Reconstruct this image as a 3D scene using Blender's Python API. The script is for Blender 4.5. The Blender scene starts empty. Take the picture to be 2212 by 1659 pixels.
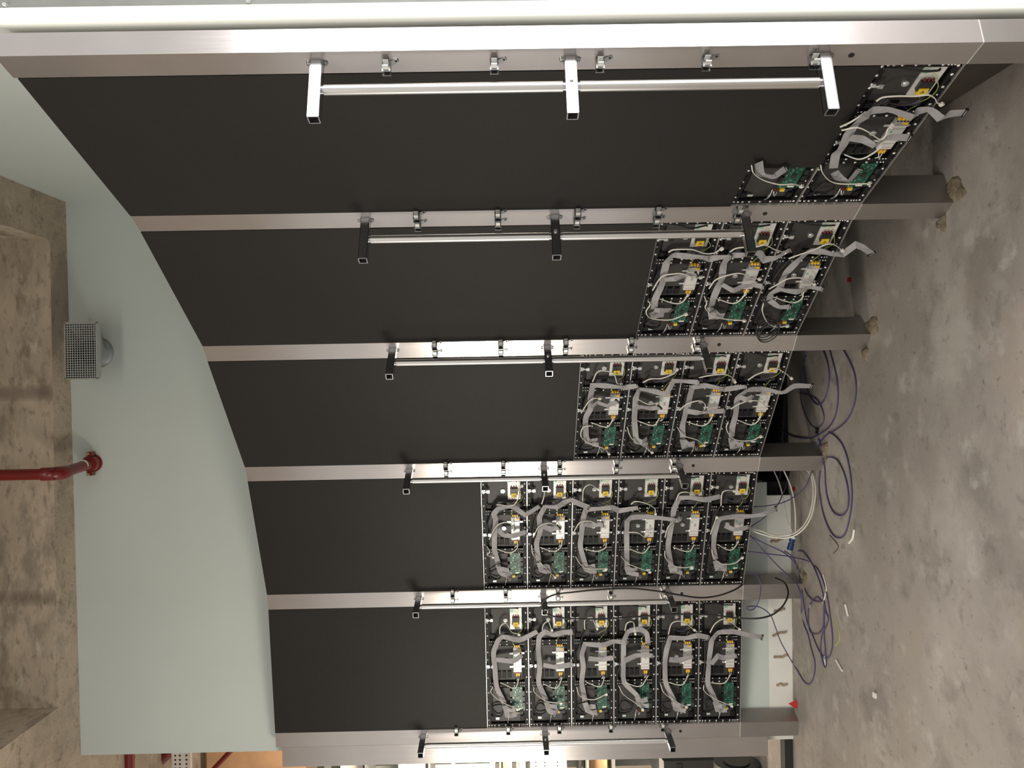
import bpy, math, random
from mathutils import Vector, Matrix
PI = math.pi
SC = bpy.context.scene
COL = SC.collection
R = math.radians

# ------------------------------------------------------------------ camera (phone held sideways: picture left = up in the room)
EYE = Vector((0, 0, 1.7139))
PITCH, ROLL = -0.010119, 0.018435
FPX = 1793.94
cam = bpy.data.objects.new('camera', bpy.data.cameras.new('camera'))
cam.data.sensor_fit = 'HORIZONTAL'; cam.data.sensor_width = 36; cam.data.lens = 36*FPX/2212
cam.data.clip_start = .05; cam.data.clip_end = 60
_c, _s = math.cos(PITCH), math.sin(PITCH); _cr, _sr = math.cos(ROLL), math.sin(ROLL)
AR, AU, AF = Vector((1, 0, 0)), Vector((0, -_s, _c)), Vector((0, _c, _s))
_x, _y, _z = -(AR*_sr+AU*_cr), AR*_cr-AU*_sr, -AF
cam.matrix_world = Matrix(((_x.x, _y.x, _z.x, EYE.x), (_x.y, _y.y, _z.y, EYE.y), (_x.z, _y.z, _z.z, EYE.z), (0, 0, 0, 1)))
COL.objects.link(cam); SC.camera = cam

def floor_pt(x, y, z=0.0):
    """where the sight line of a traced point meets the horizontal plane at height z"""
    a, b = 829.5-y, 1106-x
    a, b = a*_cr+b*_sr, -a*_sr+b*_cr
    d = AF + AR*(a/FPX) + AU*(b/FPX)
    return EYE + d*((z-EYE.z)/d.z)
def depth_pt(x, y, Y):
    a, b = 829.5-y, 1106-x
    a, b = a*_cr+b*_sr, -a*_sr+b*_cr
    d = AF + AR*(a/FPX) + AU*(b/FPX)
    return EYE + d*(Y/d.y)

# ------------------------------------------------------------------ world, lamps, exposure
SC.view_settings.view_transform = 'Standard'; SC.view_settings.look = 'None'
SC.view_settings.gamma = 1; SC.view_settings.use_curve_mapping = False
SC.view_settings.exposure = 0.0
W = bpy.data.worlds.new('world'); SC.world = W; W.use_nodes = True
W.node_tree.nodes['Background'].inputs[0].default_value = (1.0, .97, .925, 1)
W.node_tree.nodes['Background'].inputs[1].default_value = .70
def area(name, loc, target, sx, sy, power, color):
    l = bpy.data.lights.new(name, 'AREA'); l.shape = 'RECTANGLE'; l.size = sx; l.size_y = sy; l.energy = power; l.color = color
    o = bpy.data.objects.new(name, l); o.location = loc
    o.rotation_euler = (Vector(target)-Vector(loc)).to_track_quat('-Z', 'Y').to_euler(); COL.objects.link(o); return o
area('work_lamp', (-3.0, 3.15, 1.8), (0, 3.9, 1.6), .5, .65, 36, (1, .92, .78))
area('daylight_opening', (2.95, .95, 1.5), (1.0, 2.3, 1.45), 1.5, 2.95, 125, (.97, .98, 1))
area('ceiling_fill', (-.6, .6, 4.15), (-.6, 1.4, 0), 2.6, 1.6, 80, (1, .95, .86))  # unseen fill light added overhead to brighten the floor
area('side_room_lamp', (-3.7, 5.9, 2.0), (-3.2, 7.2, 1.5), .9, .9, 150, (1, .87, .70))

# ------------------------------------------------------------------ materials
def mat(name, col, rough=.6, metal=0., noise=None, bump=0., spec=.5, trans=0., alpha=1.):
    m = bpy.data.materials.new(name); m.use_nodes = True
    nt = m.node_tree; b = nt.nodes['Principled BSDF']
    c = (*col, 1)
    b.inputs['Base Color'].default_value = c; b.inputs['Roughness'].default_value = rough; b.inputs['Metallic'].default_value = metal
    b.inputs['Specular IOR Level'].default_value = spec; b.inputs['Transmission Weight'].default_value = trans; b.inputs['Alpha'].default_value = alpha
    tc = nt.nodes.new('ShaderNodeTexCoord')
    nz = nt.nodes.new('ShaderNodeTexNoise'); sc, amt = noise or (12, .08)
    nz.inputs['Scale'].default_value = sc; nz.inputs['Detail'].default_value = 6
    nt.links.new(tc.outputs['Object'], nz.inputs['Vector'])
    rp = nt.nodes.new('ShaderNodeMapRange'); rp.inputs[1].default_value = .3; rp.inputs[2].default_value = .7
    rp.inputs[3].default_value = 1-amt; rp.inputs[4].default_value = 1+amt
    nt.links.new(nz.outputs['Fac'], rp.inputs[0])
    mx = nt.nodes.new('ShaderNodeVectorMath'); mx.operation = 'SCALE'; mx.inputs[0].default_value = col
    nt.links.new(rp.outputs[0], mx.inputs['Scale']); nt.links.new(mx.outputs[0], b.inputs['Base Color'])
    if bump:
        bp = nt.nodes.new('ShaderNodeBump'); bp.inputs['Strength'].default_value = bump; bp.inputs['Distance'].default_value = .01
        nt.links.new(nz.outputs['Fac'], bp.inputs['Height']); nt.links.new(bp.outputs[0], b.inputs['Normal'])
    return m

def mix_concrete(name, layers, base, rough=.8, bump=.35, spec=.3, stretch=(1, 1, 1), lines=None):
    """concrete: base colour with mottling layers (scale, lo, hi, colour, amount)"""
    m = bpy.data.materials.new(name); m.use_nodes = True
    nt = m.node_tree; b = nt.nodes['Principled BSDF']; N = nt.nodes.new; L = nt.links.new
    b.inputs['Roughness'].default_value = rough; b.inputs['Specular IOR Level'].default_value = spec
    tc = N('ShaderNodeTexCoord'); mp = N('ShaderNodeMapping'); mp.inputs['Scale'].default_value = stretch
    L(tc.outputs['Object'], mp.inputs['Vector'])
    cur = None; hgt = None
    for i, (sc, lo, hi, colr, amt) in enumerate(layers):
        nz = N('ShaderNodeTexNoise'); nz.inputs['Scale'].default_value = sc; nz.inputs['Detail'].default_value = 7; nz.inputs['Roughness'].default_value = .62
        mp2 = N('ShaderNodeMapping'); mp2.inputs['Location'].default_value = (i*3.7, i*1.9, i*5.3)
        L(mp.outputs[0], mp2.inputs['Vector']); L(mp2.outputs[0], nz.inputs['Vector'])
        mr = N('ShaderNodeMapRange'); mr.inputs[1].default_value = lo; mr.inputs[2].default_value = hi; mr.inputs[4].default_value = amt
        L(nz.outputs['Fac'], mr.inputs[0])
        mx = N('ShaderNodeMix'); mx.data_type = 'RGBA'
        L(mr.outputs[0], mx.inputs['Factor']); mx.inputs['B'].default_value = (*colr, 1)
        if cur is None: mx.inputs['A'].default_value = (*base, 1)
        else: L(cur, mx.inputs['A'])
        cur = mx.outputs['Result']; hgt = nz.outputs['Fac']
    if lines:
        wv = N('ShaderNodeTexWave'); wv.wave_type = 'BANDS'; wv.bands_direction = lines[0]; wv.inputs['Scale'].default_value = lines[1]; wv.inputs['Distortion'].default_value = .25
        L(tc.outputs['Object'], wv.inputs['Vector'])
        mr = N('ShaderNodeMapRange'); mr.inputs[1].default_value = 0; mr.inputs[2].default_value = .02; mr.inputs[3].default_value = .55; mr.inputs[4].default_value = 0
        L(wv.outputs['Fac'], mr.inputs[0])
        mx = N('ShaderNodeMix'); mx.data_type = 'RGBA'; L(mr.outputs[0], mx.inputs['Factor']); L(cur, mx.inputs['A']); mx.inputs['B'].default_value = (*lines[2], 1)
        cur = mx.outputs['Result']
    L(cur, b.inputs['Base Color'])
    bp = N('ShaderNodeBump'); bp.inputs['Strength'].default_value = bump; bp.inputs['Distance'].default_value = .02
    L(hgt, bp.inputs['Height']); L(bp.outputs[0], b.inputs['Normal'])
    return m

def brushed(name, col, rough, metal=1.):
    m = mat(name, col, rough, metal, (6, .04)); nt = m.node_tree; b = nt.nodes['Principled BSDF']
    tc = nt.nodes.new('ShaderNodeTexCoord'); mp = nt.nodes.new('ShaderNodeMapping'); mp.inputs['Scale'].default_value = (300, 300, 2)
    nz = nt.nodes.new('ShaderNodeTexNoise'); nz.inputs['Scale'].default_value = 1.5; nz.inputs['Detail'].default_value = 3
    mr = nt.nodes.new('ShaderNodeMapRange'); mr.inputs[3].default_value = rough-.05; mr.inputs[4].default_value = rough+.07
    nt.links.new(tc.outputs['Object'], mp.inputs[0]); nt.links.new(mp.outputs[0], nz.inputs['Vector'])
    nt.links.new(nz.outputs['Fac'], mr.inputs[0]); nt.links.new(mr.outputs[0], b.inputs['Roughness'])
    return m

M = {}
M['steel'] = brushed('brushed_steel', (.53, .495, .48), .22, .8)
M['steel_dark'] = brushed('steel_base', (.36, .34, .32), .36, .85)
M['tube'] = brushed('satin_tube', (.72, .70, .67), .3)
M['arm'] = mat('arm_steel', (.55, .55, .56), .25, 1, (20, .06))
M['clip'] = mat('clip_steel', (.33, .34, .34), .32, 1, (25, .1))
M['hole'] = mat('hole_black', (.008, .008, .008), .8)
M['seam'] = mat('seam_bright', (.75, .74, .7), .35, .6)
M['white_trim'] = mat('white_trim', (.78, .80, .74), .35, 0, (3, .03))
M['plate_grey'] = mat('plate_grey', (.22, .225, .21), .5, .2)
M['green_wall'] = mat('pale_green_paint', (.54, .59, .56), .75, 0, (1.3, .035), .02, .3)
M['white_strip'] = mat('bare_plaster', (.74, .74, .70), .8, 0, (5, .05))
M['adhesive'] = mat('adhesive', (.40, .30, .21), .85, 0, (40, .15))
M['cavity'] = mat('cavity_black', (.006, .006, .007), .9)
M['floor'] = mix_concrete('floor_concrete', [(.5, .44, .60, (.235, .208, .182), .8), (1.5, .50, .66, (.45, .42, .385), .75), (3.2, .52, .66, (.19, .170, .150), .65), (1.0, .55, .70, (.38, .31, .24), .5),
                          (8, .58, .68, (.16, .143, .126), .5), (24, .62, .70, (.09, .08, .07), .6), (6, .58, .68, (.50, .475, .44), .5), (13, .62, .70, (.12, .105, .09), .5), (90, .35, .65, (.34, .31, .28), .2)], (.335, .305, .275), .6, .12, .35)
M['ceil'] = mix_concrete('ceiling_concrete', [(1.5, .42, .62, (.42, .34, .26), .8), (5, .5, .66, (.30, .25, .20), .6), (14, .57, .70, (.17, .14, .11), .6), (8, .6, .72, (.70, .63, .53), .6), (40, .6, .7, (.12, .1, .08), .5)], (.56, .46, .36), .9, .5, .2, (1, 1, 1))
M['ceil_side'] = mix_concrete('beam_concrete', [(1.5, .42, .62, (.42, .35, .27), .8), (4, .5, .64, (.28, .235, .185), .8), (12, .54, .68, (.17, .14, .11), .6), (7, .58, .7, (.66, .58, .47), .6)], (.54, .45, .35), .9, .5, .2, (1, 1, 2.2), ('X', .27, (.12, .1, .08)))
M['patch'] = mix_concrete('patch_mortar', [(9, .4, .6, (.20, .16, .11), .9), (40, .5, .7, (.45, .38, .28), .6)], (.33, .27, .19), .95, 1., .2)
# LED face: black face with a fine pixel pitch
m = mat('led_face', (.017, .0158, .0145), .48, 0, (2, .06), 0, .22); nt = m.node_tree; b = nt.nodes['Principled BSDF']
tc = nt.nodes.new('ShaderNodeTexCoord'); vo = nt.nodes.new('ShaderNodeTexVoronoi'); vo.inputs['Scale'].default_value = 250; vo.inputs['Randomness'].default_value = 0
nt.links.new(tc.outputs['Object'], vo.inputs['Vector'])
bp = nt.nodes.new('ShaderNodeBump'); bp.inputs['Strength'].default_value = .5; bp.inputs['Distance'].default_value = .002
nt.links.new(vo.outputs['Distance'], bp.inputs['Height']); nt.links.new(bp.outputs[0], b.inputs['Normal']); M['led'] = m
M['chassis'] = mat('chassis_black', (.007, .007, .0075), .5, 0, (20, .1), 0, .25)
M['cover'] = mat('cover_dark_grey', (.034, .032, .031), .5, .1, (8, .12))
M['moulding'] = mat('black_plastic', (.012, .0125, .013), .4, 0, (15, .1))
M['screw'] = mat('screw_zinc', (.80, .78, .74), .35, .45)
M['chrome'] = mat('chrome', (.82, .82, .82), .18, .8)
M['alu'] = mat('aluminium_edge', (.62, .61, .60), .35, .8)
M['psu'] = mat('psu_white', (.72, .71, .68), .35, .3, (12, .03))
M['pale_grey'] = mat('psu_grey', (.42, .42, .41), .4, .2)
M['pcb'] = mat('green_board', (.008, .085, .05), .4, 0, (90, .35))
M['chip'] = mat('chip_black', (.02, .02, .02), .35)
M['solder'] = mat('solder', (.55, .66, .6), .3, .4)
M['ribbon'] = mat('ribbon_grey', (.30, .29, .30), .55, 0, (10, .04))
M['whitewire'] = mat('white_wire', (.72, .70, .62), .45)
M['plug'] = mat('white_plug', (.78, .76, .68), .4)
M['blackwire'] = mat('black_wire', (.012, .012, .013), .4)
M['blue'] = mat('blue_wire', (.01, .03, .10), .4)
M['yellowgreen'] = mat('earth_wire', (.42, .50, .08), .45)
M['yellow'] = mat('yellow_ferrule', (.78, .46, .03), .4)
M['red'] = mat('red_terminal', (.16, .012, .014), .4)
M['warn'] = mat('warning_yellow', (.82, .56, .03), .5)
M['sticker'] = mat('green_sticker', (.08, .45, .25), .5)
M['brown'] = mat('brown_wire', (.12, .04, .02), .45)
M['purple'] = mat('purple_cable', (.070, .055, .15), .45, 0, (30, .1))
M['redpaint'] = mat('red_pipe_paint', (.20, .018, .016), .28, 0, (6, .1))
M['brass'] = mat('bolt_zinc', (.5, .45, .3), .35, .9)
M['galv'] = mat('galvanised', (.52, .54, .54), .3, .85, (9, .1))
M['mesh'] = mat('mesh_wire', (.68, .72, .69), .5, .3)
M['wood'] = mat('plywood', (.62, .36, .19), .6, 0, (5, .15))
M['rack'] = mat('rack_white', (.82, .74, .66), .5, .1)
M['warmwall'] = mat('warm_wall', (.85, .74, .58), .8, 0, (2, .1))
M['machine'] = mat('machine_dark', (.015, .017, .016), .5)
M['bluecase'] = mat('blue_case', (.01, .05, .17), .4)
M['clearplastic'] = mat('clear_plastic', (.75, .77, .80), .12, 0, spec=.6, alpha=.35)
M['shade_brown'] = mat('shade_brown', (.045, .034, .025), .7, 0, (6, .3))
M['redbit'] = mat('red_bit', (.5, .02, .02), .5)

# ------------------------------------------------------------------ mesh helpers
class MB:
    def __init__(s): s.v = []; s.f = []; s.m = []; s.sm = []
    def add(s, vs, fs, mi=0, smooth=False):
        o = len(s.v); s.v += [tuple(p) for p in vs]
        for f in fs: s.f.append(tuple(o+i for i in f)); s.m.append(mi); s.sm.append(smooth)
        return s
    def box(s, a, b, mi=0):
        x0, y0, z0 = a; x1, y1, z1 = b
        return s.add([(x0, y0, z0), (x1, y0, z0), (x1, y1, z0), (x0, y1, z0), (x0, y0, z1), (x1, y0, z1), (x1, y1, z1), (x0, y1, z1)],
                     [(0, 3, 2, 1), (4, 5, 6, 7), (0, 1, 5, 4), (1, 2, 6, 5), (2, 3, 7, 6), (3, 0, 4, 7)], mi)
    def obox(s, c, ex, ey, ez, mi=0):
        """box about centre c with half-extent vectors"""
        c, ex, ey, ez = Vector(c), Vector(ex), Vector(ey), Vector(ez)
        vs = [c+ex*i+ey*j+ez*k for k in (-1, 1) for i, j in ((-1, -1), (1, -1), (1, 1), (-1, 1))]
        return s.add(vs, [(0, 3, 2, 1), (4, 5, 6, 7), (0, 1, 5, 4), (1, 2, 6, 5), (2, 3, 7, 6), (3, 0, 4, 7)], mi)
    def bbox(s, a, b, r, mi=0):
        """box with chamfered front edges (front is -y)"""
        x0, y0, z0 = a; x1, y1, z1 = b
        vs = [(x0, y1, z0), (x1, y1, z0), (x1, y1, z1), (x0, y1, z1), (x0, y0+r, z0), (x1, y0+r, z0), (x1, y0+r, z1), (x0, y0+r, z1),
              (x0+r, y0, z0+r), (x1-r, y0, z0+r), (x1-r, y0, z1-r), (x0+r, y0, z1-r)]
        fs = [(0, 1, 2, 3)]
        for k in range(4):
            n = (k+1) % 4; fs += [(k, 4+k, 4+n, n), (4+k, 8+k, 8+n, 4+n)]
        fs.append((8, 11, 10, 9)[::-1]); return s.add(vs, fs, mi)
    def prism(s, poly, z0, z1, mi=0):
        n = len(poly); vs = [(p[0], p[1], z0) for p in poly]+[(p[0], p[1], z1) for p in poly]
        return s.add(vs, [tuple(range(n))[::-1], tuple(range(n, 2*n))]+[(i, (i+1) % n, n+(i+1) % n, n+i) for i in range(n)], mi)
    def cyl(s, p, q, r, n=16, mi=0, r2=None, caps=True, smooth=True):
        p, q = Vector(p), Vector(q); d = (q-p).normalized()
        a = d.orthogonal().normalized(); b = d.cross(a); r2 = r if r2 is None else r2
        vs = [p+(a*math.cos(2*PI*i/n)+b*math.sin(2*PI*i/n))*r for i in range(n)]+[q+(a*math.cos(2*PI*i/n)+b*math.sin(2*PI*i/n))*r2 for i in range(n)]
        s.add(vs, [(i, (i+1) % n, n+(i+1) % n, n+i) for i in range(n)], mi, smooth)
        if caps: s.add(vs, [tuple(range(n))[::-1], tuple(range(n, 2*n))], mi)
        return s
    def dome(s, c, nrm, r, h, n=8, mi=0):
        c, d = Vector(c), Vector(nrm).normalized(); a = d.orthogonal().normalized(); b = d.cross(a)
        vs = []
        for rr, hh in ((1, 0), (.8, .7)): vs += [c+(a*math.cos(2*PI*i/n)+b*math.sin(2*PI*i/n))*r*rr+d*h*hh for i in range(n)]
        vs.append(c+d*h)
        return s.add(vs, [(i, (i+1) % n, n+(i+1) % n, n+i) for i in range(n)]+[(n+i, n+(i+1) % n, 2*n) for i in range(n)], mi, True)
    def tube(s, pts, r, n=8, mi=0, steps=5, closed=False):
        pts = smooth(pts, steps); k = len(pts)
        t0 = (pts[1]-pts[0]).normalized(); a = t0.orthogonal().normalized(); rings = []
        for i in range(k):
            t = (pts[min(i+1, k-1)]-pts[max(i-1, 0)]).normalized()
            a = (a-t*a.dot(t)).normalized(); b = t.cross(a)
            rings += [pts[i]+(a*math.cos(2*PI*j/n)+b*math.sin(2*PI*j/n))*r for j in range(n)]
        fs = [(i*n+j, i*n+(j+1) % n, (i+1)*n+(j+1) % n, (i+1)*n+j) for i in range(k-1) for j in range(n)]
        s.add(rings, fs, mi, True); s.add(rings[:n], [tuple(range(n))[::-1]], mi); s.add(rings[-n:], [tuple(range(n))], mi)
        return s
    def build(s, name, mats, parent=None):
        me = bpy.data.meshes.new(name); me.from_pydata(s.v, [], s.f)
        for x in (mats if isinstance(mats, (list, tuple)) else [mats]): me.materials.append(M[x] if isinstance(x, str) else x)
        me.polygons.foreach_set('material_index', s.m); me.polygons.foreach_set('use_smooth', s.sm)
        me.update(); o = bpy.data.objects.new(name, me); COL.objects.link(o)
        if parent: o.parent = parent
        return o
def smooth(pts, steps):
    pts = [Vector(p) for p in pts]
    if len(pts) < 3 or steps < 2: return pts
    out = []
    for i in range(len(pts)-1):
        p0 = pts[i-1] if i else pts[0]*2-pts[1]; p1, p2 = pts[i], pts[i+1]; p3 = pts[i+2] if i+2 < len(pts) else p2*2-p1
        for j in range(steps):
            t = j/steps
            out.append(.5*((2*p1)+(p2-p0)*t+(2*p0-5*p1+4*p2-p3)*t*t+(3*p1-p0-3*p2+p3)*t*t*t))
    out.append(pts[-1]); return out
def tag(o, label=None, cat=None, group=None, kind=None):
    for k, v in (('label', label), ('category', cat), ('group', group), ('kind', kind)):
        if v: o[k] = v
    return o
def empty(name, loc, rz=0, parent=None):
    o = bpy.data.objects.new(name, None); o.location = loc; o.rotation_euler = (0, 0, rz); o.empty_display_size = .1; COL.objects.link(o)
    if parent: o.parent = parent
    return o

# ------------------------------------------------------------------ plan of the curved steel frame (front corners of the posts)
ZB = .3477; ZT = ZB+2.75
PR = {2: (.655, 3.123), 3: (.201, 3.844), 4: (-.416, 4.433), 5: (-1.188, 4.796), 6: (-2.033, 4.911)}      # right front corner
PL = {1: (.908, 2.407), 2: (.612, 3.206), 3: (.132, 3.904), 4: (-.497, 4.476), 5: (-1.279, 4.817), 6: (-2.122, 4.924)}
PR[1] = (.9355, 2.319)
def v2(p): return Vector((p[0], p[1]))
ORD = {1: 'nearest', 2: 'second', 3: 'third', 4: 'fourth', 5: 'fifth', 6: 'farthest'}
PNAME = {k: f'{ORD[k]} post' for k in ORD}
# ------------------------------------------------------------------ the setting
def struct(name, mb, mats, parent=None):
    o = mb.build(name, mats, parent)
    if not parent: o['kind'] = 'structure'
    return o
# floor: gently uneven slab
mb = MB(); nx, ny = 90, 90; x0, x1, y0, y1 = -6, 4.5, -3, 9.5
random.seed(4)
mb.add([(x0+(x1-x0)*i/nx, y0+(y1-y0)*j/ny, 0) for j in range(ny+1) for i in range(nx+1)],
       [(j*(nx+1)+i, j*(nx+1)+i+1, (j+1)*(nx+1)+i+1, (j+1)*(nx+1)+i) for j in range(ny) for i in range(nx)])
mb.box((x0, y0, -.2), (x1, y1, -.01)); struct('floor', mb, 'floor')
# back wall, pale green, ends at x=-2.18; low dark opening behind the third bay
WY = 4.985
def wy(x): return 4.95+(1.12-x)*.018
mb = MB()
def wallpiece(xa, xb, za, zb_, t=.16, mi=0):
    mb.add([(xa, wy(xa), za), (xb, wy(xb), za), (xb, wy(xb)+t, za), (xa, wy(xa)+t, za), (xa, wy(xa), zb_), (xb, wy(xb), zb_), (xb, wy(xb)+t, zb_), (xa, wy(xa)+t, zb_)],
           [(0, 3, 2, 1), (4, 5, 6, 7), (0, 1, 5, 4), (1, 2, 6, 5), (2, 3, 7, 6), (3, 0, 4, 7)], mi)
wallpiece(-2.18, -.62, .142, 4.30); wallpiece(-.62, .62, .62, 4.30); wallpiece(.62, 1.14, 0, 4.30)
struct('wall_back', mb, 'green_wall')
mb = MB(); wallpiece(-2.18, -.70, 0, .142, .14)
st = struct('baseboard_back', mb, 'white_strip')
for (xa, za, xb, zb_) in ((-.98, .125, -.965, .05), (-1.19, .115, -1.175, .04), (-1.40, .11, -1.385, .045), (-1.55, .12, -1.525, .035), (-1.68, .115, -1.67, .03), (-1.845, .10, -1.85, .035)):
    g = MB(); rnd = random.Random(int(xa*100)); pts = []
    for i in range(7):
        t = i/6; pts.append((xa+(xb-xa)*t+rnd.uniform(-.006, .006), wy(xa)-.004, za+(zb_-za)*t))
    g.tube(pts, .0075, 6, 0, 4); g.build('adhesive_smear', 'adhesive', st)
mb = MB(); mb.box((-.95, 5.35, 0), (1.1, 5.4, .8)); mb.box((-.62, 5.0, 0), (.62, 5.36, .004)); mb.box((-.72, 5.02, 0), (-.62, 5.14, .142)); mb.box((-.64, 5.17, 0), (-.62, 5.38, .62)); mb.box((-.62, 5.13, .62), (.62, 5.38, .66)); mb.box((.62, 5.13, 0), (.64, 5.38, .66))  # black floor sheet included: shade inside the opening put into the colour
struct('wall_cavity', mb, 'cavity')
# right wall, leaning very slightly
mb = MB(); mb.add([(1.04, 2.42, 0), (1.045, 5.06, 0), (1.26, 5.06, 0), (1.26, 2.42, 0), (1.115, 2.42, 4.3), (1.128, 5.06, 4.3), (1.26, 5.06, 4.3), (1.26, 2.42, 4.3)],
                  [(0, 1, 5, 4), (1, 2, 6, 5), (2, 3, 7, 6), (3, 0, 4, 7), (4, 5, 6, 7)]); struct('wall_right', mb, 'green_wall')
mb = MB(); mb.add([(1.034, 2.42, 0), (1.039, 4.93, 0), (1.05, 4.93, .40), (1.046, 2.42, .40), (1.06, 2.42, 0), (1.06, 4.93, 0), (1.068, 4.93, .40), (1.068, 2.42, .40)], [(0, 1, 2, 3), (7, 6, 5, 4), (3, 2, 6, 7), (0, 3, 7, 4), (1, 5, 6, 2)]); struct('wall_right_shade', mb, 'shade_brown')  # brown sheet added over the wall foot, the shade there put into its colour
# front return wall in grey sheet with the white edge trim
mb = MB(); mb.box((1.078, 2.345, 0), (2.4, 2.415, 4.3)); wf = struct('wall_front', mb, 'plate_grey')
for z in (3.09, 2.41, .9):
    s_ = MB(); s_.cyl((1.087, 2.345, z), (1.087, 2.335, z), .006, 8); s_.cyl((1.087, 2.335, z), (1.087, 2.329, z), .003, 6); s_.build('fixing_screw', 'chrome', wf)
mb = MB(); pr = []
for i in range(7): a = PI+PI/2*i/6; pr.append((1.041+.013*math.cos(a), 2.349+.013*math.sin(a)))
pr += [(1.078, 2.336), (1.078, 2.42), (1.028, 2.42)]
mb.prism(pr, 0, 4.3); struct('trim_1', mb, 'white_trim')
# coffered concrete ceiling: soffit at 4.29, one deep bay
ZC = 4.29
mb = MB(); rx0, rx1, ry = -1.80, .872, 4.77
mb.box((-2.6, ry, ZC), (1.3, 5.7, ZC+.85)); mb.box((rx1, -1, ZC), (1.6, ry, ZC+.85), 0)
mb.box((-2.6, -1, ZC), (rx0, ry, ZC+.85))
mb.box((-6, 5.7, ZC), (4, 9.5, ZC+.3)); mb.box((-6, -1, ZC), (-2.6, 5.7, ZC+.3))
mb.box((rx0, -1, ZC+.8), (rx1, ry, ZC+1.0))
c_ = struct('ceiling', mb, ['ceil', 'ceil_side'])
for p in c_.data.polygons:
    if abs(p.normal.z) < .5: p.material_index = 1
# side room seen past the end of the wall
mb = MB(); mb.box((-6, 8.6, 0), (-2.2, 8.7, 4.3)); struct('wall_side_room', mb, 'warmwall')

# ------------------------------------------------------------------ steel posts
NRM = {}
def post(k):
    r, l = v2(PR[k]), v2(PL[k]); t = (l-r).normalized(); n = Vector((t.y, -t.x));
    if n.dot(-r) < 0: n = -n
    NRM[k] = n
    off = {1: -n*.078, 6: Vector((.048, .085))}.get(k, -n*.137)
    if k == 6: bl = l+Vector((0, .065)); br = r+off
    else: bl, br = l+off, r+off
    e = empty('steel_post', (r.x, r.y, 0))
    def pts(g=0): return [(p.x-r.x, p.y-r.y) for p in (r, l, bl, br)]
    side = {1: 'beside the white edge trim', 2: 'between the first and second screen bays', 3: 'between the second and third screen bays',
            4: 'between the third and fourth screen bays', 5: 'between the fourth and fifth screen bays', 6: 'at the far end, beside the loose flat panel'}[k]
    tag(e, f'{ORD[k]} steel post {side}', 'post', 'posts of the curved screen frame', 'thing')
    top = ZT+(.35 if k == 1 else 0)
    u = MB().prism(pts(), ZB+.0015, ZT+(.012 if k == 1 else 0)); u.build('upper_cladding', 'steel', e)
    w = MB().prism(pts(), -.01, ZB-.0025); w.build('lower_cladding', 'steel_dark', e)
    q = [(x*.995+.0, y*.995) for x, y in pts()]
    sm_ = MB().prism(q, ZB-.0025, ZB+.0015); sm_.build('joint_strip', 'seam', e)
    c = (r+l)/2-r; hc = Vector((c.x, c.y, .703))+Vector((n.x, n.y, 0))*.001
    MB().cyl(hc, hc+Vector((n.x, n.y, 0))*.001, .0085, 16).build('cable_hole', 'hole', e)
    return e
for k in range(1, 7): post(k)

# grab rails: three square arms and two lengths of round tube on every post
def rail(k):
    r, l = v2(PR[k]), v2(PL[k]); c = (r+l)/2; n = NRM[k]; t = (l-r).normalized()
    e = empty('grab_rail', (c.x, c.y, 0)); N3 = Vector((n.x, n.y, 0)); T3 = Vector((t.x, t.y, 0)); Z3 = Vector((0, 0, 1))
    tag(e, f'vertical steel tube rail on square arms, bolted to the {PNAME[k]}', 'rail', 'tube rails on the posts')
    L, h = .185, .0165; zs = (2.226, 1.508, .785)
    for z in zs:
        a = MB(); base = Vector((0, 0, z))
        for sgn, ax, ot in ((1, T3, Z3), (-1, T3, Z3), (1, Z3, T3), (-1, Z3, T3)):
            a.obox(base+N3*(L/2+.004)+ax*sgn*(h-.0015), N3*L/2, ax*.0015, ot*h)
        a.obox(base+N3*(L-.02), N3*.001, T3*(h-.001), Z3*(h-.001), 1)
        o = a.build('arm', ['arm', 'hole'], e)
        f = MB()
        f.obox(base+N3*.002, N3*.002, T3*.016, Z3*.019)
        for sg in (-1, 1): f.cyl(base+Z3*sg*.022, base+Z3*sg*.022+N3*.004, .009, 12); f.dome(base+Z3*sg*.024+N3*.004, N3, .005, .003)
        f.build('flange', 'clip', o)
        if z == zs[1]:
            f = MB(); f.cyl(base+N3*.08+T3*.016, base+N3*.08+T3*.022, .007, 8); f.cyl(base+N3*.08-T3*.016, base+N3*.08-T3*.022, .007, 8); f.build('bolt', 'chrome', o)
    d = .092
    for z0, z1 in ((zs[1]+h, zs[0]-h), (zs[2]+h, zs[1]-h)):
        tb = MB(); tb.cyl(N3*d+Z3*(z0+.008), N3*d+Z3*(z1-.008), .0152, 24)
        tb.cyl(N3*d+Z3*z0, N3*d+Z3*z1, .0125, 20, 1); tb.build('tube', ['tube', 'arm'], e)
for k in range(1, 7): rail(k)

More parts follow.
